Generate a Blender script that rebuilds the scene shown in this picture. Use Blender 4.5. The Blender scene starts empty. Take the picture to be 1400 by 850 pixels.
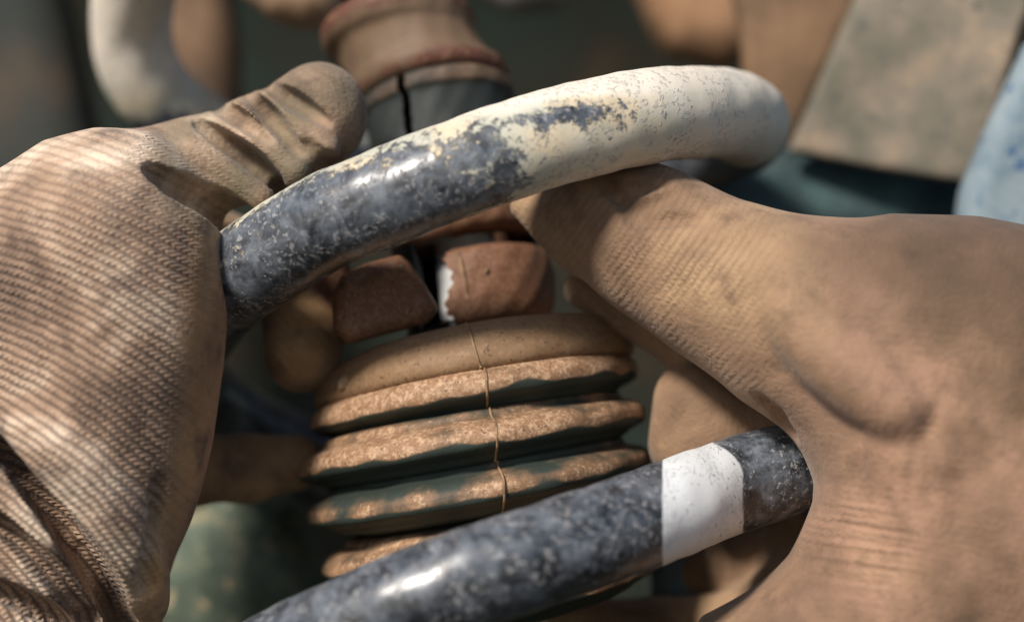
import bpy, math, random
import numpy as np
from mathutils import Vector, Matrix

random.seed(7); rng = np.random.RandomState(7)
SC = bpy.context.scene
COL = SC.collection
U = 1.0 / 7000.0          # one working unit ("u") in metres; the front plane shows 1400 u = 0.2 m
D = 3150.0                # camera distance in u

def W(px, py, d=0.0):
    """a place d units behind the y=0 plane, as a working-unit vector"""
    k = (D + d) / D
    return np.array([(px - 700.0) * k, d, (425.0 - py) * k])

# ------------------------------------------------------------------ camera, sky, sun, exposure
cam = bpy.data.objects.new('camera', bpy.data.cameras.new('camera')); COL.objects.link(cam)
cam.location = (0, -D * U, 0); cam.rotation_euler = (math.radians(90), 0, 0)
cam.data.sensor_width = 36; cam.data.lens = 36 * D / 1400.0
cam.data.clip_start = 0.01; cam.data.clip_end = 20
cam.data.dof.use_dof = True; cam.data.dof.focus_distance = (D + 0) * U; cam.data.dof.aperture_fstop = 5.0
SC.camera = cam
SUN_DIR = Vector((-0.50, -0.72, 0.70)).normalized()
world = bpy.data.worlds.new('World'); SC.world = world; world.use_nodes = True
wn = world.node_tree; bg = wn.nodes['Background']
sky = wn.nodes.new('ShaderNodeTexSky'); sky.sky_type = 'NISHITA'; sky.sun_disc = False
sky.sun_elevation = math.asin(SUN_DIR.z); sky.sun_rotation = math.atan2(SUN_DIR.x, SUN_DIR.y)
wn.links.new(sky.outputs[0], bg.inputs[0]); bg.inputs[1].default_value = 0.08
sl = bpy.data.lights.new('sun', 'SUN'); sl.energy = 4.0; sl.angle = math.radians(9); sl.color = (1.0, 0.92, 0.82)
so = bpy.data.objects.new('sun', sl); COL.objects.link(so)
so.rotation_euler = SUN_DIR.to_track_quat('Z', 'Y').to_euler()
SC.view_settings.view_transform = 'Standard'; SC.view_settings.look = 'None'
SC.view_settings.exposure = 0.3; SC.view_settings.gamma = 1.0; SC.view_settings.use_curve_mapping = False

# ------------------------------------------------------------------ node helpers
def lin(h):
    if isinstance(h, str):
        c = [int(h[i:i+2], 16) / 255 for i in (0, 2, 4)]
        return tuple(((x + .055) / 1.055) ** 2.4 if x > .04045 else x / 12.92 for x in c) + (1,)
    return h
class M:
    def __init__(s, name, rough=0.7, spec=0.4):
        s.m = bpy.data.materials.new(name); s.m.use_nodes = True
        s.t = s.m.node_tree; s.b = s.t.nodes['Principled BSDF']
        s.set('Roughness', rough); s.set('Specular IOR Level', spec)
        s.tc = s.t.nodes.new('ShaderNodeTexCoord').outputs['Object']
    def put(s, sock, v):
        if isinstance(v, bpy.types.NodeSocket): s.t.links.new(v, sock)
        elif v is not None:
            sock.default_value = v
    def set(s, name, v): s.put(s.b.inputs[name], v)
    def noise(s, size, detail=4, rough=0.55, vec=None, dist=0.0, col=False):
        n = s.t.nodes.new('ShaderNodeTexNoise'); n.inputs['Scale'].default_value = 1 / (size * U)
        n.inputs['Detail'].default_value = detail; n.inputs['Roughness'].default_value = rough
        n.inputs['Distortion'].default_value = dist
        s.put(n.inputs['Vector'], vec or s.tc); return n.outputs['Color' if col else 'Fac']
    def vor(s, size, feature='F1', vec=None):
        n = s.t.nodes.new('ShaderNodeTexVoronoi'); n.feature = feature; n.inputs['Scale'].default_value = 1 / (size * U)
        s.put(n.inputs['Vector'], vec or s.tc); return n.outputs['Distance']
    def ramp(s, f, stops, mode='LINEAR'):
        n = s.t.nodes.new('ShaderNodeValToRGB'); cr = n.color_ramp; cr.interpolation = mode
        while len(cr.elements) < len(stops): cr.elements.new(0.5)
        for e, (p, c) in zip(cr.elements, stops):
            e.position = p; e.color = lin(c) if isinstance(c, str) else (c, c, c, 1)
        s.put(n.inputs[0], f); return n.outputs[0]
    def mix(s, f, a, b, mode='MIX'):
        n = s.t.nodes.new('ShaderNodeMix'); n.data_type = 'RGBA'; n.blend_type = mode
        s.put(n.inputs[0], f); s.put(n.inputs[6], lin(a)); s.put(n.inputs[7], lin(b)); return n.outputs[2]
    def math(s, op, a, b=None, c=None):
        n = s.t.nodes.new('ShaderNodeMath'); n.operation = op
        s.put(n.inputs[0], a); s.put(n.inputs[1], b); s.put(n.inputs[2], c); return n.outputs[0]
    def attr(s, name, out='Fac'):
        n = s.t.nodes.new('ShaderNodeAttribute'); n.attribute_name = name; return n.outputs[out]
    def sep(s, v):
        n = s.t.nodes.new('ShaderNodeSeparateXYZ'); s.put(n.inputs[0], v); return n.outputs
    def sstep(s, f, a, b):
        n = s.t.nodes.new('ShaderNodeMapRange'); n.interpolation_type = 'SMOOTHSTEP'
        s.put(n.inputs[0], f); n.inputs[1].default_value = a; n.inputs[2].default_value = b; return n.outputs[0]
    def bump(s, h, dist, strength=1.0, prev=None):
        n = s.t.nodes.new('ShaderNodeBump'); n.inputs['Distance'].default_value = dist * U
        n.inputs['Strength'].default_value = strength
        s.put(n.inputs['Height'], h); s.put(n.inputs['Normal'], prev); s.set('Normal', n.outputs[0]); return n.outputs[0]

# ------------------------------------------------------------------ object helpers
def thing(name, label, cat, loc, group=None):
    o = bpy.data.objects.new(name, None); COL.objects.link(o); o.location = Vector(loc) * U
    o.empty_display_size = .01; tag(o, label, cat, group); return o
def tag(o, label, cat, group=None):
    o['label'] = label; o['category'] = cat
    if group: o['group'] = group
    return o
def link_mesh(name, co, faces, mat, parent=None, smooth=True, attrs=None, origin=None):
    """co in working units"""
    me = bpy.data.meshes.new(name)
    co = np.asarray(co, dtype=np.float64)
    org = np.array(parent['org']) if parent is not None and 'org' in parent else (np.array(origin) if origin is not None else co.mean(0))
    if parent is not None and parent.type == 'EMPTY': org = np.array(parent.location) / U
    elif parent is not None: org = np.array(parent['org_u'])
    loc = (co - org) * U
    fa = np.asarray(faces) if not isinstance(faces, list) else None
    if fa is not None and fa.ndim == 2:
        me.vertices.add(len(loc)); me.vertices.foreach_set('co', loc.astype(np.float32).ravel())
        nf, k = fa.shape
        me.loops.add(nf * k); me.loops.foreach_set('vertex_index', fa.astype(np.int32).ravel())
        me.polygons.add(nf); me.polygons.foreach_set('loop_start', np.arange(0, nf * k, k, dtype=np.int32))
        me.polygons.foreach_set('loop_total', np.full(nf, k, dtype=np.int32))
        me.update(calc_edges=True); me.validate()
    else:
        me.from_pydata([tuple(v) for v in loc], [], [tuple(int(i) for i in f) for f in faces]); me.update()
    me.polygons.foreach_set('use_smooth', [smooth] * len(me.polygons))
    for an, av in (attrs or {}).items():
        av = np.asarray(av, dtype=np.float32)
        if av.ndim == 1:
            a = me.attributes.new(an, 'FLOAT', 'POINT'); a.data.foreach_set('value', av)
        else:
            a = me.attributes.new(an, 'FLOAT_VECTOR', 'POINT'); a.data.foreach_set('vector', av.ravel())
    me.materials.append(mat)
    o = bpy.data.objects.new(name, me); COL.objects.link(o)
    if parent is not None:
        o.parent = parent
        o.location = (0, 0, 0)
    else: o.location = Vector(org) * U
    return o

# ---- smooth solid modelling on a grid (surface nets)
class Solid:
    def __init__(s, lo, hi, vox):
        s.lo = np.array(lo, float); s.v = vox
        n = np.ceil((np.array(hi) - s.lo) / vox).astype(int) + 1
        s.X = (s.lo[0] + vox * np.arange(n[0]))[:, None, None].astype(np.float32)
        s.Y = (s.lo[1] + vox * np.arange(n[1]))[None, :, None].astype(np.float32)
        s.Z = (s.lo[2] + vox * np.arange(n[2]))[None, None, :].astype(np.float32)
        s.n = n; s.f = np.full(n, 1e4, np.float32)
    def _sub(s, c0, c1, m):
        lo = np.minimum(c0, c1) - m; hi = np.maximum(c0, c1) + m
        a = np.clip(np.floor((lo - s.lo) / s.v).astype(int), 0, s.n); b = np.clip(np.ceil((hi - s.lo) / s.v).astype(int) + 1, 0, s.n)
        return a, b
    def _cone(s, p, q, r0, r1, sl):
        X, Y, Z = s.X[sl[0]], s.Y[:, sl[1]], s.Z[:, :, sl[2]]
        ab = q - p; L2 = max(float(ab @ ab), 1e-6)
        t = ((X - p[0]) * ab[0] + (Y - p[1]) * ab[1] + (Z - p[2]) * ab[2]) / L2
        t = np.clip(t, 0, 1)
        dx = X - p[0] - t * ab[0]; dy = Y - p[1] - t * ab[1]; dz = Z - p[2] - t * ab[2]
        return np.sqrt(dx*dx + dy*dy + dz*dz) - (r0 + (r1 - r0) * t)
    def seg(s, p, q, r0, r1, k, op='add'):
        m = max(r0, r1) + 3 * k + 20
        a, b = s._sub(np.minimum(p, q), np.maximum(p, q), m)
        if np.any(b <= a): return
        sl = tuple(slice(a[i], b[i]) for i in range(3))
        g = s._cone(p, q, r0, r1, (sl[0], sl[1], sl[2]))
        s._comb(g, sl, k, op)
    def _comb(s, g, sl, k, op):
        f = s.f[sl]
        if op == 'add':
            h = np.clip(0.5 + 0.5 * (f - g) / k, 0, 1); s.f[sl] = f + (g - f) * h - k * h * (1 - h)
        else:
            h = np.clip(0.5 - 0.5 * (f + g) / k, 0, 1); s.f[sl] = f + (-g - f) * h + k * h * (1 - h)
    def chain(s, pts, k=25, op='add'):
        """pts: (px, py, d, r)"""
        P = [(W(*p[:3]), p[3] * (D + p[2]) / D) for p in pts]
        for (p, r0), (q, r1) in zip(P[:-1], P[1:]): s.seg(p, q, r0, r1, k, op)
    def ell(s, c, rad, k=40, op='add', rot=0.0):
        c0 = W(*c); rad = np.array(rad, float)
        a, b = s._sub(c0, c0, rad.max() + 3 * k); sl = tuple(slice(a[i], b[i]) for i in range(3))
        X, Y, Z = s.X[sl[0]] - c0[0], s.Y[:, sl[1]] - c0[1], s.Z[:, :, sl[2]] - c0[2]
        ca, sa = math.cos(rot), math.sin(rot); Xr = X * ca + Z * sa; Zr = -X * sa + Z * ca
        q = np.sqrt((Xr/rad[0])**2 + (Y/rad[1])**2 + (Zr/rad[2])**2); q2 = np.sqrt((Xr/rad[0]**2)**2 + (Y/rad[1]**2)**2 + (Zr/rad[2]**2)**2) + 1e-9
        s._comb((q * (q - 1) / q2).astype(np.float32), sl, k, op)
    def pillow(s, poly, d0, d1, R, k=30, op='add', tilt=(0, 0)):
        dm = (d0 + d1) / 2; P = np.array([W(x, y, dm)[[0, 2]] for x, y in poly])
        X = s.X[:, 0, :]; Z = s.Z[0, :, :]
        best = np.full((s.n[0], s.n[2]), 1e9); ins = np.zeros((s.n[0], s.n[2]), bool)
        for i in range(len(P)):
            a, b = P[i], P[(i + 1) % len(P)]; e = b - a
            t = np.clip(((X - a[0]) * e[0] + (Z - a[1]) * e[1]) / (e @ e), 0, 1)
            best = np.minimum(best, (X - a[0] - t * e[0])**2 + (Z - a[1] - t * e[1])**2)
            c = (a[1] > Z) != (b[1] > Z)
            ins ^= c & (X < (b[0] - a[0]) * (Z - a[1]) / (b[1] - a[1] + 1e-12) + a[0])
        d2 = np.where(ins, -1, 1) * np.sqrt(best)
        h = (d1 - d0) / 2; ym = dm + tilt[0] * (X - P[:, 0].mean()) + tilt[1] * (Z - P[:, 1].mean())
        qa = (d2 + R)[:, None, :]; qb = np.abs(s.Y - ym[:, None, :]) - h + R
        g = np.sqrt(np.maximum(qa, 0)**2 + np.maximum(qb, 0)**2) + np.minimum(np.maximum(qa, qb), 0) - R
        s._comb(g.astype(np.float32), (slice(None),) * 3, k, op)
    def surf(s, px, py, d0=-330, d1=470):
        for d in np.arange(d0, d1, 3.0):
            i = np.round((W(px, py, d) - s.lo) / s.v).astype(int)
            if np.all(i >= 0) and np.all(i < s.n) and s.f[tuple(i)] < 0: return d
        return None
    def crease(s, pts, k=14, bury=0.0, op='sub', n=5, deep=1):
        """pts: (px, py, r) followed over the surface as seen; bury > 0 sinks the tool"""
        C = catmull([(p[0], p[1], p[2]) for p in pts], n); out = []
        for x, y, rr in C:
            d = s.surf(x, y)
            if d is not None: out.append((x, y, d + bury * rr, max(rr, 1.5)))
        if len(out) > 1:
            for i in range(deep):
                s.chain([(x, y, d + i*rr*.8, max(rr*(1 - .10*i), 3)) for x, y, d, rr in out], k, op)
    def mesh(s):
        f = s.f.copy(); f[0] = f[-1] = 5; f[:, 0] = f[:, -1] = 5; f[:, :, 0] = f[:, :, -1] = 5
        ins = f < 0
        c = [ins[i:s.n[0]-1+i, j:s.n[1]-1+j, k:s.n[2]-1+k] for i in (0, 1) for j in (0, 1) for k in (0, 1)]
        cnt = sum(x.astype(np.int8) for x in c); act = (cnt > 0) & (cnt < 8)
        idx = np.full(act.shape, -1, np.int64); I = np.argwhere(act); idx[act] = np.arange(len(I))
        acc = np.zeros((len(I), 3)); w = np.zeros(len(I))
        cor = [(i, j, k) for i in (0, 1) for j in (0, 1) for k in (0, 1)]
        for a in range(8):
            for b in range(a + 1, 8):
                ca, cb = cor[a], cor[b]
                if sum(abs(x - y) for x, y in zip(ca, cb)) != 1: continue
                fa = f[I[:, 0] + ca[0], I[:, 1] + ca[1], I[:, 2] + ca[2]]; fb = f[I[:, 0] + cb[0], I[:, 1] + cb[1], I[:, 2] + cb[2]]
                m = (fa < 0) != (fb < 0); t = np.where(m, fa / np.where(m, fa - fb, 1), 0)[:, None]
                acc += m[:, None] * (np.array(ca) + t * (np.array(cb) - np.array(ca))); w += m
        co = s.lo + s.v * (I + acc / w[:, None])
        quads = []
        for ax in range(3):
            sh = [slice(1, n - 1) for n in s.n]; sh2 = list(sh)
            sh[ax] = slice(0, s.n[ax] - 1); sh2[ax] = slice(1, s.n[ax])
            A, B = ins[tuple(sh)], ins[tuple(sh2)]; E = np.argwhere(A != B)
            off = np.ones(3, int); off[ax] = 0; E2 = E + off
            u, v = (ax + 1) % 3, (ax + 2) % 3; eu = np.zeros(3, int); eu[u] = 1; ev = np.zeros(3, int); ev[v] = 1
            q = np.stack([idx[tuple((E2 - eu - ev).T)], idx[tuple((E2 - ev).T)], idx[tuple(E2.T)], idx[tuple((E2 - eu).T)]], 1)
            fl = ~A[tuple(E.T)]; q[fl] = q[fl][:, ::-1]
            quads.append(q)
        return co, np.concatenate(quads)

def catmull(P, n):
    P = np.array(P, float); P = np.vstack([2*P[0]-P[1], P, 2*P[-1]-P[-2]]); out = []
    for i in range(1, len(P) - 2):
        for t in np.linspace(0, 1, n, endpoint=False):
            a, b, c, d = P[i-1], P[i], P[i+1], P[i+2]
            out.append(0.5*((2*b)+(-a+c)*t+(2*a-5*b+4*c-d)*t*t+(-a+3*b-3*c+d)*t**3))
    out.append(P[-2]); return np.array(out)

def tube(pts, rad, nseg=32, caps=True, rough=0.0):
    """sweep; returns co, faces(list), s (arclength), phi (0 = start reference side)"""
    pts = np.array(pts); n = len(pts); rad = np.broadcast_to(rad, (n,))
    T = np.gradient(pts, axis=0); T /= np.linalg.norm(T, axis=1)[:, None]
    mid = n // 3; fr = np.zeros((n, 3)); v = np.array([0, -1.0, 0]); v -= T[mid] * (v @ T[mid]); fr[mid] = v / np.linalg.norm(v)
    for i in list(range(mid + 1, n)) + list(range(mid - 1, -1, -1)):
        pv = fr[i-1] if i > mid else fr[i+1]; v = pv - T[i] * (pv @ T[i]); fr[i] = v / np.linalg.norm(v)
    ph = np.linspace(0, 2*np.pi, nseg, endpoint=False)
    B = np.cross(T, fr); B *= np.sign(B[mid, 2]) if B[mid, 2] != 0 else 1
    co = pts[:, None] + rad[:, None, None] * (np.cos(ph)[None, :, None] * fr[:, None] + np.sin(ph)[None, :, None] * B[:, None])
    flip = np.sign((np.cross(T, fr) @ B[mid]) [mid])
    s = np.concatenate([[0], np.cumsum(np.linalg.norm(np.diff(pts, axis=0), axis=1))])
    F = []
    for i in range(n - 1):
        for j in range(nseg):
            q = (i*nseg+j, i*nseg+(j+1) % nseg, (i+1)*nseg+(j+1) % nseg, (i+1)*nseg+j)
            F.append(q[::-1] if flip > 0 else q)
    co = co.reshape(-1, 3); S = np.repeat(s, nseg); PH = np.tile(ph, n)
    if caps:
        for e, i0 in ((0, 0), (1, (n-1)*nseg)):
            co = np.vstack([co, pts[0 if e == 0 else -1]]); S = np.append(S, S[i0]); PH = np.append(PH, 0)
            c = len(co) - 1
            for j in range(nseg):
                t = (c, i0 + (j+1) % nseg, i0 + j)
                if (e == 0) == (flip < 0): t = t[::-1]
                F.append(t)
    return co, F, S, PH

def snoise(P, scale, seed=0):
    """cheap smooth pseudo-noise in about [-1,1] from summed sines"""
    r = np.random.RandomState(seed); out = np.zeros(len(P))
    for _ in range(7):
        k = r.normal(size=3); k /= np.linalg.norm(k); out += np.sin(P @ k * 2*np.pi / (scale * r.uniform(.6, 1.6)) + r.uniform(0, 6.28))
    return out / 3.2

# ------------------------------------------------------------------ materials
def glove_mat(name, c_tint_shade, c_coat, c_dark, c_mid, c_light, rib, ribd, stitch, seedoff, fine=1.0):
    m = M(name, 0.78, 0.3)
    v = m.attr('knit', 'Vector'); u, w, rw = m.sep(v)[:3]; coat = m.attr('coat')
    wob = m.noise(60, 3); wob2 = m.noise(14, 2)
    uu = m.math('ADD', u, m.math('MULTIPLY', m.math('SUBTRACT', wob, 0.5), 9.0)); uu = m.math('ADD', uu, m.math('MULTIPLY', wob2, 4.0))
    ridge = m.math('MULTIPLY_ADD', m.math('SINE', m.math('MULTIPLY', uu, 2*math.pi/rib)), 0.5, 0.5)
    par = m.math('MULTIPLY', m.math('FLOOR', m.math('DIVIDE', uu, rib)), 0.5)
    ww = m.math('ADD', w, m.math('MULTIPLY', wob2, 5.0))
    st = m.math('MULTIPLY_ADD', m.math('SINE', m.math('MULTIPLY', m.math('ADD', m.math('DIVIDE', ww, stitch), par), 2*math.pi)), 0.5, 0.5)
    kn = m.math('MULTIPLY', m.math('POWER', ridge, 0.7), m.math('MULTIPLY_ADD', st, 0.45, 0.55))
    wear = m.noise(110, 4, 0.6); vis = m.sstep(wear, 0.38, 0.60)
    knv = m.math('MULTIPLY_ADD', m.math('SUBTRACT', kn, 0.5), m.math('MULTIPLY', m.math('MULTIPLY_ADD', vis, 0.75, 0.25), rw), 0.5)
    dirt = m.noise(190, 5, 0.6, dist=0.6)
    base = m.ramp(dirt, [(0.30, c_dark), (0.5, c_mid), (0.68, c_light)])
    col = m.mix(m.math('MULTIPLY', m.math('MULTIPLY', m.sstep(kn, 0.55, 0.1), rw), 0.68), base, c_dark)
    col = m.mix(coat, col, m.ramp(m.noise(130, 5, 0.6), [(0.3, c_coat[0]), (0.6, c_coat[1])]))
    col = m.mix(m.math('MULTIPLY', m.attr('tint_shade'), 0.65), col, c_tint_shade)  # olive tint on the left thumb; on the right glove, painted shade
    smut = m.ramp(m.noise(70, 6, 0.65), [(0.52, 0.0), (0.72, 0.75)])
    col = m.mix(smut, col, c_dark)
    m.set('Base Color', col)
    m.set('Sheen Weight', 0.15)
    b1 = m.bump(knv, ribd)
    b2 = m.bump(m.noise(6, 3), 2.2, 0.9, b1); m.bump(m.noise(38, 4, 0.6), 5.0, 0.5, b2)
    return m.m

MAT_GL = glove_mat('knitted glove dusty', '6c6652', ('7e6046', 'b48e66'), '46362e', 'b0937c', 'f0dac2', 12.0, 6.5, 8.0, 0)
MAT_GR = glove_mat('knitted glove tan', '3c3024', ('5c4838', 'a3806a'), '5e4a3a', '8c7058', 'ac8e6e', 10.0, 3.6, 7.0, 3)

def coil_mat():
    m = M('chipped spring paint', 0.3, 0.8)
    s, ph, bare = m.sep(m.attr('coil', 'Vector'))[:3]        # z: how dusty, with painted shadow on the pale turn (0..1)
    n1 = m.noise(46, 6, 0.68, dist=0.4); n2 = m.noise(9, 4, 0.7); n3 = m.noise(120, 3)
    # caked dust cover
    f = m.math('ADD', bare, m.math('MULTIPLY', m.math('SUBTRACT', n1, 0.5), 1.5))
    f = m.math('ADD', f, m.math('MULTIPLY', m.math('SUBTRACT', n2, 0.5), 0.9))
    cake = m.sstep(f, 0.46, 0.62)
    nh = m.noise(30, 6, 0.72, dist=0.5)
    haze = m.math('MULTIPLY', m.math('MULTIPLY', m.sstep(f, -0.25, 0.35), m.sstep(nh, 0.26, 0.74)), 0.85)
    paint = m.ramp(n3, [(0.35, '131518'), (0.6, '23262c'), (0.75, '3a3f48')])
    dustc = m.mix(m.sstep(m.noise(80, 4), 0.4, 0.62), 'a9b0a6', 'ccbb9e')
    dustc = m.mix(m.math('MULTIPLY', m.noise(6, 3), 0.6), dustc, 'd9cdb4')
    dustc = m.mix(m.math('MULTIPLY', m.sstep(bare, 0.7, 1.05), 0.75), dustc, 'efe4d6')
    col = m.mix(haze, paint, '808893')
    col = m.mix(cake, col, dustc)
    spk = m.math('MULTIPLY', m.sstep(m.noise(7.5, 3, 0.6), 0.55, 0.61), m.sstep(m.noise(50, 3), 0.42, 0.52))
    col = m.mix(m.math('MULTIPLY', spk, 0.5), col, 'a9a7a8')
    # painted white mark
    pm = m.attr('mark'); pmx = m.math('ADD', pm, m.math('MULTIPLY', m.math('SUBTRACT', n2, 0.5), 0.10))
    mk = m.sstep(pmx, 0.5, 0.58)
    spot = m.math('MULTIPLY', m.sstep(m.noise(8, 3), 0.66, 0.7), 0.8)
    mark = m.mix(spot, 'dfe3e6', '3a4150')
    col = m.mix(mk, col, mark)
    m.set('Base Color', col)
    r = m.math('MULTIPLY_ADD', cake, 0.40, 0.31); r = m.math('ADD', r, m.math('MULTIPLY', spk, .3)); m.set('Roughness', m.math('MAXIMUM', r, m.math('MULTIPLY', mk, 0.5)))
    b = m.bump(cake, 1.8); b = m.bump(n2, 0.6, 0.6, b); m.bump(spk, 1.2, 0.9, b)
    return m.m
MAT_COIL = coil_mat()

def ss01(v, a, b):
    t = np.clip((v - a) / (b - a), 0, 1); return t*t*(3 - 2*t)
def rubber_mat(name, dark, dirt, pale, thr=0.5):
    m = M(name, 0.62, 0.35)
    rim = m.attr('rim')                    # how much a place sticks out and gathers dirt, less painted underside shade
    n1 = m.noise(70, 5, 0.6); n2 = m.noise(11, 5, 0.7); n3 = m.noise(200, 2)
    f = m.math('ADD', rim, m.math('MULTIPLY', m.math('SUBTRACT', n1, 0.5), 1.1)); f = m.math('ADD', f, m.math('MULTIPLY', m.math('SUBTRACT', n3, 0.5), 1.0))
    mk = m.sstep(f, thr - 0.2, thr + 0.2)
    col = m.mix(mk, dark, dirt)
    f2 = m.math('ADD', m.math('MULTIPLY', mk, 0.35), n2)
    n4 = m.noise(5, 4, 0.7); f3 = m.math('ADD', f2, m.math('MULTIPLY', m.math('SUBTRACT', n4, 0.5), 0.8))
    col = m.mix(m.math('MULTIPLY', m.sstep(f3, 0.72, 1.15), .75), col, pale)
    pit = m.sstep(m.noise(7, 3, 0.65), 0.60, 0.67)
    col = m.mix(m.math('MULTIPLY', pit, m.math('MULTIPLY', mk, .65)), col, '3a2417')
    m.set('Base Color', col)
    b = m.bump(n2, 1.6, 0.7); m.bump(n1, 4, 0.4, b)
    return m.m
MAT_FOLD = rubber_mat('dirty bellows rubber', '2f3833', '8c6b50', 'd6b798', 0.60)
MAT_TOP = rubber_mat('smooth brown rubber', '3c3d34', '86694e', '9c8062', 0.5)
MAT_CUFF = rubber_mat('torn rubber', '402b20', '6f4c38', '94725a', 0.5)
MAT_COLLAR = rubber_mat('brown collar rubber', '6e5a48', '5a342a', '8a6c54', 0.75)
MAT_SLEEVE = rubber_mat('dark sleeve rubber', '262b29', '5c4a3c', '7a6a54', 0.50)

def plain_mat(name, c, rough, spots=None, size=30, bumpd=1.5, metal=0.0, spec=0.4):
    m = M(name, rough, spec); n = m.noise(size, 5, 0.6)
    col = m.ramp(n, [(0.3, c[0]), (0.55, c[1]), (0.72, c[2])])
    if spots: col = m.mix(m.sstep(m.noise(spots[1], 5, 0.7), spots[2], spots[2] + 0.06), col, spots[0])
    m.set('Base Color', col); m.set('Metallic', metal); m.bump(m.noise(size * .3, 5, 0.65), bumpd); return m.m
MAT_ROD = plain_mat('polished steel', ('b8bcc0', 'd8dadc', 'e8e8e8'), 0.3, size=60, bumpd=0.3, metal=0.1)
MAT_DARK = plain_mat('shade black rubber', ('0d0e10', '17181b', '242427'), 0.5, size=60)
MAT_SEAM = plain_mat('moulding line', ('5c4a38', '9a7d5e', 'b59a78'), 0.6, size=20)

# ------------------------------------------------------------------ surroundings inside the wheel arch
def slab(name, poly, d0, d1, R, vox, mat, label=None, cat=None, parent=None, warp=0.0, tilt=(0, 0), extra=None):
    dm = (d0 + d1) / 2; P = np.array([W(x, y, dm) for x, y in poly]); mg = R * .2 + 30
    ty = abs(tilt[0]) * np.ptp(P[:, 0]) + abs(tilt[1]) * np.ptp(P[:, 2])
    S = Solid((P[:, 0].min() - mg, d0 - mg - ty, P[:, 2].min() - mg), (P[:, 0].max() + mg, d1 + mg + ty, P[:, 2].max() + mg), vox)
    S.f[:] = 1e3; S.pillow(poly, d0, d1, R, 1.0, tilt=tilt)
    if extra: extra(S)
    co, q = S.mesh()
    if warp: co[:, 1] += snoise(co, 260, 5) * warp; co[:, 2] += snoise(co, 200, 9) * warp * .3
    o = link_mesh(name, co, q, mat, parent)
    if label: tag(o, label, cat)
    return o

MAT_BACK = plain_mat('shadowed arch', ('293a38', '2e2d26', '5c4836'), 0.9, size=620, bumpd=6, spec=0.05)
# the arch behind everything: one curved sheet with its roof
def arch():
    prof = [(-1500, -2200), (1350, -1900), (1900, -1100), (2000, 0), (1900, 900), (1500, 1700), (600, 2100)]
    prof = catmull(prof, 8); co = []; xs = np.linspace(-3200, 3200, 65)
    for (y, z) in prof:
        for x in xs: co.append((x, y + 60*math.sin(x*.004+z*.003), z))
    co = np.array(co); n = len(xs); F = [(i*n+j, i*n+j+1, (i+1)*n+j+1, (i+1)*n+j) for i in range(len(prof)-1) for j in range(n-1)]
    o = link_mesh('wheel_arch', co, F, MAT_BACK); sm = o.modifiers.new('thick', 'SOLIDIFY'); sm.thickness = 30*U; sm.offset = 1
    o['kind'] = 'structure'; return o
arch()

MAT_FENDER = plain_mat('dusty sheet metal', ('54564c', '7a7062', '9a8670'), 0.8, ('4a4e4c', 26, 0.60), size=90, bumpd=3)
slab('fender_panel', [(1195, -60), (1080, 206), (1180, 228), (1322, 254), (1345, 200), (1385, 60), (1440, -60)], 560, 600, 14, 7, MAT_FENDER,
     'dusty tan sheet metal panel with slanting edge, upper right', 'body panel', warp=8, tilt=(-.15, .1))
slab('inner_liner', [(985, -80), (1010, 40), (1020, 205), (1075, 212), (1215, -80)], 700, 760, 20, 9,
     plain_mat('brown liner', ('4c3c2c', '7a6048', '8f7355'), 0.8, size=160), 'brown liner strip left of the slanting panel edge', 'liner', warp=12)
slab('pale_bracket', [(1400, 60), (1345, 180), (1312, 262), (1300, 345), (1330, 420), (1500, 440), (1500, 20)], 430, 520, 40, 8,
     plain_mat('chalky blue paint', ('5f7482', '83929a', '98a19f'), 0.7, ('3f5f80', 26, 0.57), size=90), 'chalky pale blue metal bracket at the right edge', 'bracket', warp=5)
slab('shade_slab', [(900, 225), (1060, 190), (1330, 256), (1335, 330), (1230, 345), (950, 350), (860, 320)], 640, 800, 70, 9,
     plain_mat('dark teal shade', ('1c2a2c', '2f4648', '46605f'), 0.6, ('46585c', 40, 0.66), size=120), 'added dark shade slab below the dusty panel', 'shade slab', warp=8)  # dark slab added to stand for the shadow below the panel
slab('rubber_bushing', [(830, -90), (880, 20), (905, 75), (990, 100), (1050, 70), (1062, -10), (1040, -110)], 1120, 1300, 85, 14,
     plain_mat('tan bushing', ('6b4f38', '9c785a', 'a98563'), 0.8, size=160), 'blurred tan bushing behind the top of the spring', 'bushing')
slab('steel_pipe_end', [(630, -120), (640, -10), (700, 22), (770, 12), (800, -30), (820, -120)], 900, 1040, 65, 12,
     plain_mat('grey pipe', ('55524c', '8b857c', '9a948a'), 0.6, size=120), 'blurred grey pipe at the top behind the collar', 'pipe')
slab('hose_elbow', [(300, -120), (330, -5), (370, 28), (420, 42), (465, 30), (485, -20), (480, -120)], 620, 760, 68, 10,
     plain_mat('beige hose', ('8a705a', 'b3947a', 'c4a88c'), 0.6, size=140), 'beige rounded hose elbow hanging at the top', 'hose')
slab('suspension_arm', [(-120, -150), (60, -150), (110, 60), (150, 250), (100, 420), (-150, 420)], 1050, 1250, 90, 16,
     plain_mat('brown arm', ('22302f', '3c3c36', '5a4a3c'), 0.8, size=200), 'blurred brown suspension arm in the upper left corner', 'suspension arm')
slab('tan_sleeve', [(215, -120), (218, 60), (235, 150), (270, 190), (330, 180), (330, 60), (300, -120)], 980, 1120, 65, 12,
     plain_mat('tan sleeve', ('3a3029', '6a523e', '8a7058'), 0.8, size=200), 'blurred tan sleeve between pale coil and thumb', 'sleeve')
slab('lower_arm', [(150, 900), (205, 800), (262, 700), (330, 672), (400, 690), (450, 790), (460, 900)], 620, 800, 60, 9,
     plain_mat('rough casting', ('3d4a40', '5f6a5c', '8f8468'), 0.8, ('a9997a', 34, 0.58), size=70, bumpd=5), 'rough greenish cast arm below the left hand', 'control arm', warp=16)
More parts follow.
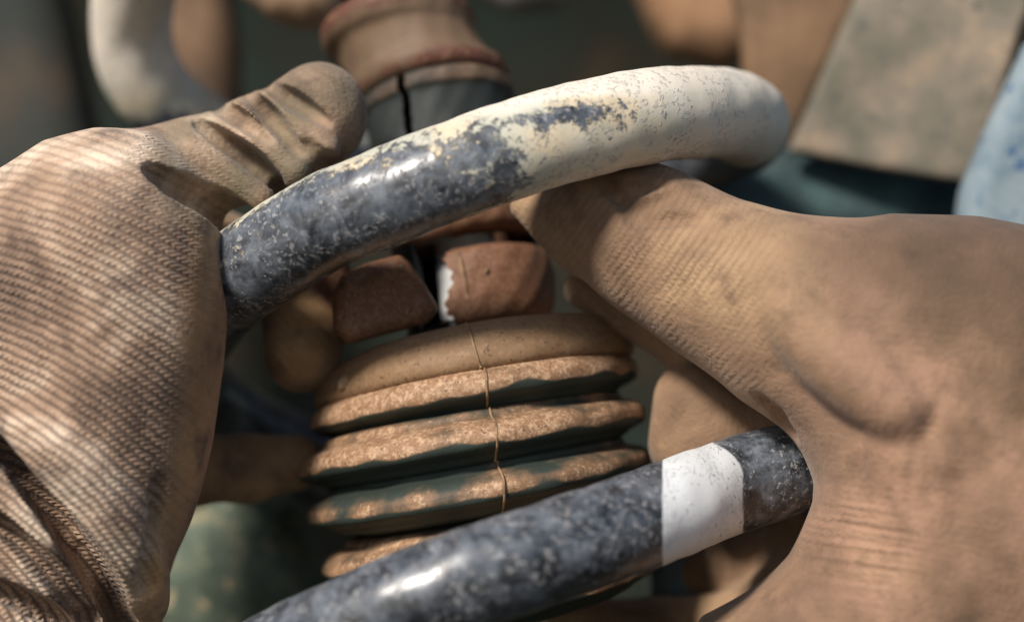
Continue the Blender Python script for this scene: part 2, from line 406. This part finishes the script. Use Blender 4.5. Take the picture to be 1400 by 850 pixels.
slab('teal_bracket', [(890, 740), (890, 900), (1010, 900), (1040, 800), (960, 740)], 380, 440, 25, 7,
     plain_mat('grey blue steel', ('33424a', '51646c', '61757b'), 0.6, size=90), 'grey blue steel strip under the lower coil', 'bracket')

# ------------------------------------------------------------------ coil spring
def spring():
    t = thing('coil_spring', 'dark blue coil spring with chipped paint and caked pale dust', 'coil spring', W(640, 900, 200))
    def df(x, y, back=False):
        u = min(abs((x - 645) / 392.0), 1.0); h = math.sqrt(1 - u*u) * 415
        return 300 - (y - 425) * 0.238 + (h if back else -h)
    def P(x, y, back=False, d=None): return W(x, y, df(x, y, back) if d is None else d)
    def go(keys, nm, dustf, markf=None, rscale=None, n=26):
        pts = catmull([P(*k) if len(k) < 4 else W(k[0], k[1], k[3]) for k in keys], n)
        # even spacing
        seg = np.concatenate([[0], np.cumsum(np.linalg.norm(np.diff(pts, axis=0), axis=1))]); L = seg[-1]
        s = np.arange(0, L, 6.0); pts = np.stack([np.interp(s, seg, pts[:, i]) for i in range(3)], 1)
        for _ in range(6): pts[1:-1] = (pts[:-2] + 2*pts[1:-1] + pts[2:]) / 4
        r = 66.0 + 0*s
        co, F, S, PH = tube(pts, r, 64)
        dirn = co - (np.repeat(pts, 64, 0).tolist() + [pts[0], pts[-1]] if len(co) != len(pts)*64 else np.repeat(pts, 64, 0))
        k = (D + co[:, 1]) / D; px = 700 + co[:, 0] / k; py = 425 - co[:, 2] / k
        at = np.stack([S, PH, dustf(px, py, dirn / 63.0, co[:, 1])], 1)
        mk = markf(px, py, dirn / 63.0) if markf else np.zeros(len(co))
        co = co + (dirn / 63.0) * (snoise(co, 60, 3) * 0.8)[:, None]
        return link_mesh(nm, co, F, MAT_COIL, t, attrs={'coil': at, 'mark': mk})
    # upper turn: from the left grip, front strand, right bend, back strand, up to the pale turn top left
    top = [(262, 452, False, 330), (310, 392), (430, 311), (500, 281), (600, 241), (700, 205), (800, 176), (900, 157),
           (985, 155, False, 190), (1020, 168, False, 330), (1000, 190, False, 470), (900, 226, False, 640), (700, 240, False, 760),
           (450, 235, False, 790), (300, 195, False, 730), (205, 120, False, 640), (180, 20, False, 560), (215, -90, False, 420), (320, -190, False, 250)]
    def dtop(px, py, n, y):
        a = np.interp(px, [300, 450, 620, 700, 800, 1100], [0.14, 0.16, 0.34, 0.52, 0.80, 0.88])
        up = np.clip(n[:, 2], -1, 1)
        v = a + 0.06 + 0.95 * np.clip(up - 0.42, 0, 1) - .22*np.clip(-up, 0, 1)*(px < 700) + .4*np.clip(-up - .8, 0, 1)*5*(px > 480) + 0.10 * np.exp(-((px - 330)/60)**2)
        v -= 0.60 * np.exp(-((px - 800)/58)**2 - ((py - 153)/20)**2)     # chipped patch
        v -= 0.12 * np.exp(-((px - 905)/45)**2 - ((py - 178)/20)**2)
        v = np.where((px < 420) & (py < 300) & ((y > 400) | (py < 60)), np.interp(py, [60, 150, 175], [1.1, .75, .1]), v)  # pale turn darkens at its lower bend: shadow painted as less dust
        v = np.where((y > 330) & (px > 600), 0.1, v)
        return v
    go(top, 'upper_turn', dtop)
    low = [(250, 1010, False, 60), (350, 920), (450, 869), (600, 806), (750, 755), (900, 702), (990, 668), (1075, 644, False, 90), (1150, 640, False, 230), (1150, 700, False, 430), (1040, 740, False, 540),
           (900, 730, False, 560), (640, 690, False, 640), (400, 620, False, 620), (270, 540, False, 520), (240, 480, False, 400)]
    def dlow(px, py, n, y):
        v = 0.02 + 0.30*np.clip(n[:, 2] - .2, 0, 1) + .3*np.clip(-n[:, 2] - .75, 0, 1)*4 + 0.1*np.exp(-((px-470)/80)**2)
        return np.where(y > 300, 0.05, v)
    def mlow(px, py, n):
        e = np.minimum((px - 905)/10.0, 1.0)
        r = 1 - ((px - 940)/78)**2 - np.clip((655 - py)/ 34, 0, 9)**2*0.35
        return np.where(n[:, 1] < 0.3, np.clip(np.minimum(0.5 + e*0.5, 0.5 + r*0.8), 0, 1), 0) * (py < 830)
    go(low, 'lower_turn', dlow, mlow)
    return t
spring()

# ------------------------------------------------------------------ bump stop with bellows, torn above the bellows
ELEV = ([20, 300, 430, 480, 540, 620, 700, 820], [.30, .24, .20, .16, .10, .06, .02, -.02])
ROLL = math.radians(10.0)
def ring_pt(cx, cy, r, th, dr=0.0):
    """th: 0 = right, pi/2 = nearest the camera, pi = left"""
    d = 300 - (cy - 425) * 0.238; k = (D + d) / D; e = np.interp(cy, *ELEV)
    c = W(cx, cy, d); R = (r + dr) * k; ce = math.sqrt(1 - e*e)
    x = R * math.cos(th); f = R * math.sin(th)
    v = np.array([x, -f * ce, f * e])
    cr, sr = math.cos(ROLL), math.sin(ROLL)
    return c + np.array([v[0]*cr - v[2]*sr, v[1], v[0]*sr + v[2]*cr])
def lathe(rings, th0=0.0, th1=2*math.pi, n=220, wob=1.5, thick=0, jag=0.0, seed=1):
    """rings: (cx, cy, r). returns co, faces, rim attr"""
    R = catmull(rings, 6); full = abs(th1 - th0 - 2*math.pi) < 1e-6
    rr = R[:, 2]; co = []; rim = []
    m = n if full else n + 1
    def surf(off):
        for i, (cx, cy, r) in enumerate(R):
            for j in range(m):
                u = j / n; a0, a1 = th0, th1
                if not full and jag:
                    a0 += jag * math.sin(i*.55 + seed) * .5 + jag*.4*math.sin(i*1.7); a1 += jag * math.sin(i*.43 + 2*seed) * .6 + jag*.3*math.sin(i*1.9)
                th = a0 + (a1 - a0) * u
                w = wob * (math.sin(3*th + cy*.03 + seed) + .6*math.sin(7*th + cy*.05) + .35*math.sin(17*th - cy*.11))
                co.append(ring_pt(cx, cy, r + off, th, w))
                lo, hi = rr[max(0, i-14):i+15].min(), rr[max(0, i-14):i+15].max()
                rim.append((r - lo) / (hi - lo + 8))
    surf(0); F = []; nr = len(R)
    for i in range(nr - 1):
        for j in range(n if full else n):
            j2 = (j + 1) % m if full else j + 1
            F.append((i*m+j, (i+1)*m+j, (i+1)*m+j2, i*m+j2))
    if thick:
        o = len(co); surf(-thick)
        for i in range(nr - 1):
            for j in range(n):
                j2 = (j + 1) % m if full else j + 1
                F.append((o+i*m+j, o+i*m+j2, o+(i+1)*m+j2, o+(i+1)*m+j))
            if not full:
                F.append((i*m, o+i*m, o+(i+1)*m, (i+1)*m)); F.append((i*m+n, (i+1)*m+n, o+(i+1)*m+n, o+i*m+n))
        for j in range(n):
            j2 = (j + 1) % m if full else j + 1
            F.append((j, j2, o+j2, o+j)); b = (nr-1)*m; F.append((b+j, o+b+j, o+b+j2, b+j2))
    return np.array(co), F, np.array(rim)

def bump_stop():
    t = thing('bump_stop', 'torn dirty brown rubber bump stop with bellows inside the spring', 'bump stop', W(660, 820, 200))
    def part(nm, rings, mat, rimadd=0.0, **kw):
        co, F, rim = lathe(rings, **kw); return link_mesh(nm, co, F, mat, t, attrs={'rim': rim + rimadd})
    part('collar', [(541, 26, 70), (541, 24, 92), (541, 30, 102), (543, 42, 107), (547, 54, 104), (556, 64, 97), (566, 80, 97), (577, 96, 100), (586, 106, 106),
                    (591, 116, 107), (594, 124, 103), (594, 129, 92), (595, 130, 70)], MAT_COLLAR, 0.1, wob=1.2)
    part('sleeve', [(595, 124, 92), (597, 132, 104), (600, 146, 106), (602, 156, 101), (605, 180, 101), (611, 215, 102), (618, 250, 98)], MAT_SLEEVE, 0.0, th0=math.radians(118), th1=math.radians(118+353), thick=9, jag=.02)
    part('upper_band', [(620, 255, 80), (624, 268, 96), (630, 285, 103), (636, 308, 106), (639, 328, 103), (640, 338, 92), (640, 341, 76)], MAT_CUFF, 0.3, wob=1.6)
    part('torn_cuff', [(640, 358, 70), (641, 360, 94), (643, 368, 107), (645, 388, 112), (646, 416, 113), (647, 442, 109), (648, 456, 98), (648, 462, 74)], MAT_CUFF, 0.3,
         th0=math.radians(-75), th1=math.radians(103.5), thick=16, jag=.08, wob=1.6)
    part('inner_wall', [(638, 325, 100), (644, 360, 94), (646, 400, 92), (649, 450, 96), (649, 480, 100)], MAT_DARK, -.5, th0=math.radians(140), th1=math.radians(372), thick=8, jag=.03, wob=2.0)  # black colour paints in the shade inside the tear
    part('neck', [(648, 446, 70), (648, 447, 84), (649, 460, 90), (650, 480, 96)], MAT_DARK, -.5, wob=2.0)  # black colour paints in the shaded gap below the cuff
    part('fold', [(652, 482, 60), (652, 474, 110), (652, 469, 158), (652, 471, 184), (651, 482, 204), (650, 497, 216), (650, 512, 221), (650, 524, 216), (650, 531, 196), (650, 533, 160)], MAT_TOP, 0.35, wob=1.6)
    rims = [(650, 543, 224), (645, 604, 238), (655, 664, 234), (668, 736, 224), (680, 800, 216)]
    for i, (cx, cy, r) in enumerate(rims):
        h = 19; up = 33; r += 3
        co, F, rim = lathe([(cx-3, cy-up-10, r-90), (cx-3, cy-up, r-40), (cx-2, cy-h-4, r-31), (cx-1, cy-h+3, r-11), (cx, cy-h*.4, r-2), (cx, cy+h*.2, r), (cx+1, cy+h*.7, r-6), (cx+2, cy+h+1, r-24),
                     (cx+3, cy+up-4, r-40), (cx+4, cy+up+8, r-92)], wob=2.4, seed=i*2+1)
        link_mesh('fold', co, F, MAT_FOLD, t, attrs={'rim': rim**2.2 * 1.05 - 1.0*ss01(np.repeat(np.linspace(0, 1, len(rim)//220), 220) + .03*snoise(co, 90, 3), .55, .68) + (0.42, .30, .06, .36, .1)[i]})  # lower half of each fold darkened: underside shade painted in
    # moulding line down the front
    th = math.radians(91)
    line = [(652, 469, 160), (652, 471, 186), (651, 482, 206), (650, 497, 218), (650, 512, 223), (650, 524, 218)]
    pts = catmull([ring_pt(*q, math.acos((642 + i*4.6 - q[0]) / q[2])) for i, q in enumerate(line)], 6)
    co, F, S, PH = tube(pts, 1.9, 8); link_mesh('moulding_line', co, F, MAT_SEAM, t)
    for i, (cx, cy, r) in enumerate(rims[:4]):
        h = 19; r += 3; th = math.acos(((672, 684, 692, 698)[i] - cx) / r)
        pts = catmull([ring_pt(cx-3, cy-33, r-38, th), ring_pt(cx-2, cy-h-4, r-30, th), ring_pt(cx-1, cy-h+3, r-10, th), ring_pt(cx, cy-h*.4, r-.5, th), ring_pt(cx, cy+h*.2, r+1.5, th), ring_pt(cx+1, cy+h*.7, r-5, th), ring_pt(cx+2, cy+h+1, r-23, th), ring_pt(cx+3, cy+29, r-39, th)], 5)
        co, F, S, PH = tube(pts, 1.9, 8); link_mesh('moulding_line', co, F, MAT_SEAM, t)
    pts = catmull([ring_pt(643, 368, 107, math.radians(96)), ring_pt(645, 386, 114, math.radians(94)), ring_pt(646, 410, 115, math.radians(92)), ring_pt(647, 430, 111, math.radians(91))], 6)
    co, F, S, PH = tube(pts, 2.2, 8); link_mesh('moulding_line', co, F, MAT_SEAM, t)
    # the torn piece pushed out to the left, a thick wedge of rubber
    def cut(S):
        S.seg(W(585, 340, 60), W(612, 470, 60), 6, 10, 6, 'sub')
    o = slab('torn_flap', [(457, 405), (468, 378), (500, 361), (548, 349), (560, 360), (580, 390), (599, 421), (584, 442), (530, 456), (478, 470), (458, 450)], 110, 215, 22, 4, MAT_CUFF, parent=t, warp=3, tilt=(.1, .0), extra=cut)
    n = len(o.data.vertices); a = o.data.attributes.new('rim', 'FLOAT', 'POINT'); a.data.foreach_set('value', [.75]*n)
    o2 = slab('torn_strip', [(375, 372), (420, 330), (470, 330), (482, 380), (470, 440), (420, 446), (370, 440)], 215, 300, 35, 5, MAT_CUFF, parent=t, warp=4)
    n = len(o2.data.vertices); a = o2.data.attributes.new('rim', 'FLOAT', 'POINT'); a.data.foreach_set('value', [.75]*n)
    for p, s_ in ((ring_pt(650, 508, 220, math.radians(141)), 8), (W(548, 366, 110), 4), (ring_pt(645, 398, 114, math.radians(77)), 4), (W(556, 425, 112), 4)):
        k = (D + p[1]) / D; x, y, d = 700 + p[0]/k, 425 - p[2]/k, p[1]
        S = Solid(p - 24, p + 24, 2.2); S.ell((x, y, d), (s_, s_*.5, s_*1.3), 2); S.ell((x+s_*.6, y-s_*.7, d), (s_*.6, s_*.5, s_*.7), 2); co, q = S.mesh()
        co += (snoise(co, 16, int(x))*1.2)[:, None]
        link_mesh('rubber_crumb', co, q, MAT_SEAM, t)
    return t
bump_stop()

# piston rod inside the bump stop, with the threaded top above the collar
def rod():
    t = thing('piston_rod', 'bright steel rod showing through the tear in the rubber', 'piston rod', W(668, 900, 190))
    a = ring_pt(632, 300, 0, 0); b = ring_pt(680, 760, 0, 0)
    co, F, S, PH = tube([a + (b - a)*i/10 for i in range(11)], 46, 48); link_mesh('rod', co, F, MAT_ROD, t)
    a = ring_pt(530, -80, 0, 0); b = ring_pt(560, 90, 0, 0); pts = [a + (b - a)*i/120 for i in range(121)]
    co, F, S, PH = tube(pts, [84 + 3*math.sin(i*1.6) for i in range(121)], 60)
    link_mesh('ribbed_top', co, F, plain_mat('rusty ribs', ('2a1712', '3d2119', '57382a'), 0.7, size=50), t)
rod()

# ------------------------------------------------------------------ gloved hands
def knit_uv(co, c, sx=1.0):
    dx, dz = co[:, 0] - c[0], co[:, 2] - c[2]; r = np.sqrt(dx*dx + dz*dz + (0.3*(co[:, 1]-c[1]))**2)
    a = np.arctan2(dz, dx); return np.stack([r, a * np.maximum(r, 200), np.zeros(len(co))], 1)

def left_hand():
    S = Solid((-900, -220, -620), (-180, 470, 420), 4.5)
    palm = [(-80, 300), (0, 236), (70, 194), (140, 180), (215, 184), (262, 232), (300, 300), (298, 400), (298, 500), (286, 600), (258, 700), (228, 790), (180, 860), (120, 960), (-100, 960)]
    S.pillow(palm, -110, 250, 150, 10)
    S.ell((150, 420, 0), (150, 150, 220), 60); S.ell((120, 600, 0), (150, 150, 200), 60)
    # thumb over the top of the coil
    S.chain([(150, 280, 90, 95), (260, 232, 110, 66), (345, 205, 130, 66), (430, 162, 150, 72)], 30)
    S.ell((440, 150, 140), (56, 66, 66), 20)
    # bulges between the creases
    S.chain([(268, 205, 50, 20), (355, 265, 60, 22)], 18)
    S.chain([(318, 158, 80, 20), (402, 235, 76, 24)], 18)
    S.chain([(362, 140, 90, 18), (440, 205, 84, 26)], 16)
    S.chain([(205, 225, 30, 30), (300, 280, 60, 26)], 20)
    for pts in ([(290, 142, 5), (322, 158, 10), (364, 190, 5)], [(338, 128, 4), (370, 160, 11), (408, 208, 5)],
                [(270, 168, 5), (300, 190, 12), (345, 222, 15), (388, 262, 9)], [(356, 112, 5), (402, 138, 12), (446, 168, 4)]):
        S.crease(pts, 7, .2, deep=4)
    S.crease([(205, 234, 7), (240, 256, 18), (285, 280, 24), (330, 305, 24)], 10, .5, deep=3)
    S.crease([(420, 200, 6), (440, 222, 10), (455, 232, 10)], 12)
    # fingers curled behind the coil: two tips show, two are hidden
    S.chain([(150, 380, 200, 70), (270, 340, 330, 62), (370, 365, 320, 56), (420, 425, 275, 58), (414, 482, 245, 56)], 22)
    S.chain([(150, 600, 150, 70), (250, 640, 250, 52), (340, 640, 290, 45), (405, 632, 300, 40)], 22)
    S.chain([(130, 480, 200, 70), (220, 500, 330, 50), (250, 530, 400, 40)], 22)
    S.chain([(130, 700, 150, 62), (180, 750, 230, 46), (190, 765, 300, 34)], 22)
    S.chain([(355, 442, 190, 5), (480, 444, 200, 6)], 10, 'sub')
    # folds at the wrist
    S.crease([(30, 580, 20), (110, 650, 34), (175, 750, 36), (195, 840, 30)], 30, .45, 'add')
    S.crease([(0, 680, 24), (60, 730, 26), (110, 800, 26)], 24, .3, 'add')
    S.crease([(-8, 604, 11), (35, 648, 18), (85, 712, 24), (130, 782, 24), (165, 850, 18), (180, 900, 16)], 9, .5, deep=6)
    S.crease([(-8, 706, 10), (40, 752, 16), (90, 800, 17), (125, 850, 13)], 9, .4, deep=5)
    S.crease([(-8, 800, 10), (60, 836, 14), (100, 870, 12)], 9, .3, deep=4)
    S.crease([(218, 660, 5), (212, 730, 10), (200, 800, 12)], 12, .2, deep=2)
    S.f += 1.5
    co, q = S.mesh()
    c = W(-123, 925, -50); uv = knit_uv(co, c)
    k = (D + co[:, 1]) / D; px = 700 + co[:, 0] / k; py = 425 - co[:, 2] / k
    ss = lambda v, a, b: np.clip((v - a) / (b - a), 0, 1)**2 * (3 - 2*np.clip((v - a) / (b - a), 0, 1))
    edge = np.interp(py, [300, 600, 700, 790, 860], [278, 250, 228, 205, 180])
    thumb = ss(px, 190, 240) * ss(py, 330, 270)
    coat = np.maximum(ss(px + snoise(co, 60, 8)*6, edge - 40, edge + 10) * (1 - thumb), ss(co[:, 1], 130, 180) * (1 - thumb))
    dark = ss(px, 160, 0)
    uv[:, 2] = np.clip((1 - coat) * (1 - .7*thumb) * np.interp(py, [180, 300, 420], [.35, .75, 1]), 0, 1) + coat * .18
    co[:, 1] += snoise(co, 150, 4) * 2.5
    o = link_mesh('gloved_hand', co, q, MAT_GL, attrs={'knit': uv, 'coat': coat, 'tint_shade': thumb * np.clip(.7 + .4*snoise(co, 90, 21), 0, 1)}, origin=W(60, 860, 50))
    return tag(o, 'left hand in ribbed grey brown knitted glove gripping the upper coil, thumb over it', 'gloved hand', 'gloved hands holding the spring')

def right_hand():
    S = Solid((-60, -330, -620), (960, 480, 330), 5.5)
    palm = [(1040, 330), (1130, 312), (1215, 296), (1330, 305), (1450, 330), (1560, 420), (1560, 960), (900, 960), (960, 845), (1092, 775), (1162, 712), (1172, 640), (1132, 590), (1055, 520)]
    S.pillow(palm, -160, 200, 160, 10)
    S.ell((1340, 660, -30), (190, 140, 250), 190)
    S.chain([(1200, 480, 10, 130), (1070, 428, 10, 108), (965, 375, 40, 90), (880, 322, 80, 82), (800, 275, 120, 74)], 75)
    S.chain([(716, 282, 130, 20), (790, 330, 115, 40)], 30)
    # creases on the thumb
    for pts in ([(820, 236, 4), (850, 258, 9), (905, 246, 4)], [(838, 268, 3), (872, 284, 9), (925, 262, 4)], [(860, 300, 3), (885, 300, 6), (960, 300, 3)], [(800, 262, 3), (835, 256, 6)]):
        S.crease(pts, 14, .1)
    S.crease([(1040, 545, 4), (1062, 570, 9), (1075, 590, 12)], 14)
    # finger behind, its tip between thumb and lower coil
    S.chain([(1130, 640, 170, 84), (1050, 600, 190, 76), (985, 590, 170, 68)], 14)
    S.chain([(952, 548, 165, 60), (945, 605, 165, 60)], 30)
    S.chain([(1040, 520, 180, 50), (940, 470, 190, 40), (850, 420, 200, 34), (800, 395, 210, 30)], 16)
    S.chain([(1160, 780, 160, 76), (1020, 860, 300, 56), (900, 868, 340, 50), (790, 862, 340, 46)], 20)
    S.chain([(1160, 720, 200, 70), (1060, 760, 330, 56), (960, 780, 420, 46)], 20)
    # palm creases and broad slack folds
    
    S.crease([(1080, 420, 6), (1150, 500, 14), (1230, 560, 8)], 60, .3, 'add')
    S.f += 1.0
    co, q = S.mesh()
    uv = knit_uv(co, W(1120, 1500, 0)); a = 0.62
    k = (D + co[:, 1]) / D; px = 700 + co[:, 0] / k; py = 425 - co[:, 2] / k
    w = np.exp(-((px - 1165) / 70)**2 - ((py - 745) / 55)**2)
    co[:, 1] -= w * np.sin(uv[:, 0]*2*np.pi/17) * 3.4 * (co[:, 1] < 0)
    for x0, x1, y0, y1, wd, am in ((1290, 1262, 540, 690, 11, 6), (1262, 1245, 590, 720, 9, 5), (1330, 1300, 640, 800, 26, 7), (1150, 1290, 610, 650, 30, -7)):
        L = math.hypot(x1-x0, y1-y0); ux, uy = (x1-x0)/L, (y1-y0)/L; al = (px-x0)*ux + (py-y0)*uy; ac = (px-x0)*uy - (py-y0)*ux + 8*np.sin(al/34)
        co[:, 1] += am * np.exp(-(ac/wd)**2) * np.exp(-((al - L/2)/(L*.55))**4) * (co[:, 1] < 0)
    th = np.clip((1075 - px) / 60, 0, 1) * ss01(py - .55*(px - 1000), 540, 500)
    uv2 = np.stack([co[:, 0]*math.cos(a) - co[:, 2]*math.sin(a) , co[:, 0]*math.sin(a) + co[:, 2]*math.cos(a), 0*co[:, 0]], 1)
    uvm = np.where((th > 0)[:, None], uv2, uv)
    uvm[:, 2] = np.clip(th * .5 * np.exp(-((px - 900)/120)**2) + w * .7, 0, 1) * (0.5 + .5*snoise(co, 120, 5))
    uvm[:, 2] += .12 * np.clip(np.abs(th - .001) / .2, 0, 1) + .06 * (th <= 0) * np.clip((px - 1090) / 60, 0, 1)
    coat = np.clip(ss01(px + snoise(co, 120, 3)*50, 960, 1180), 0, 1) * .75
    co[:, 1] += snoise(co, 170, 14) * 4
    o = link_mesh('gloved_hand', co, q, MAT_GR, attrs={'knit': uvm, 'coat': coat, 'tint_shade': ss01(py + snoise(co, 160, 31)*50 - (px - 1200)*.25, 560, 340) * ss01(px + snoise(co, 200, 33)*50, 1000, 1200)}, origin=W(1350, 850, 50))  # darker upper right of the palm is shade painted into the colour
    return tag(o, 'right hand in tan glove at the right, thumb pressed behind the upper coil', 'gloved hand', 'gloved hands holding the spring')
left_hand(); right_hand()
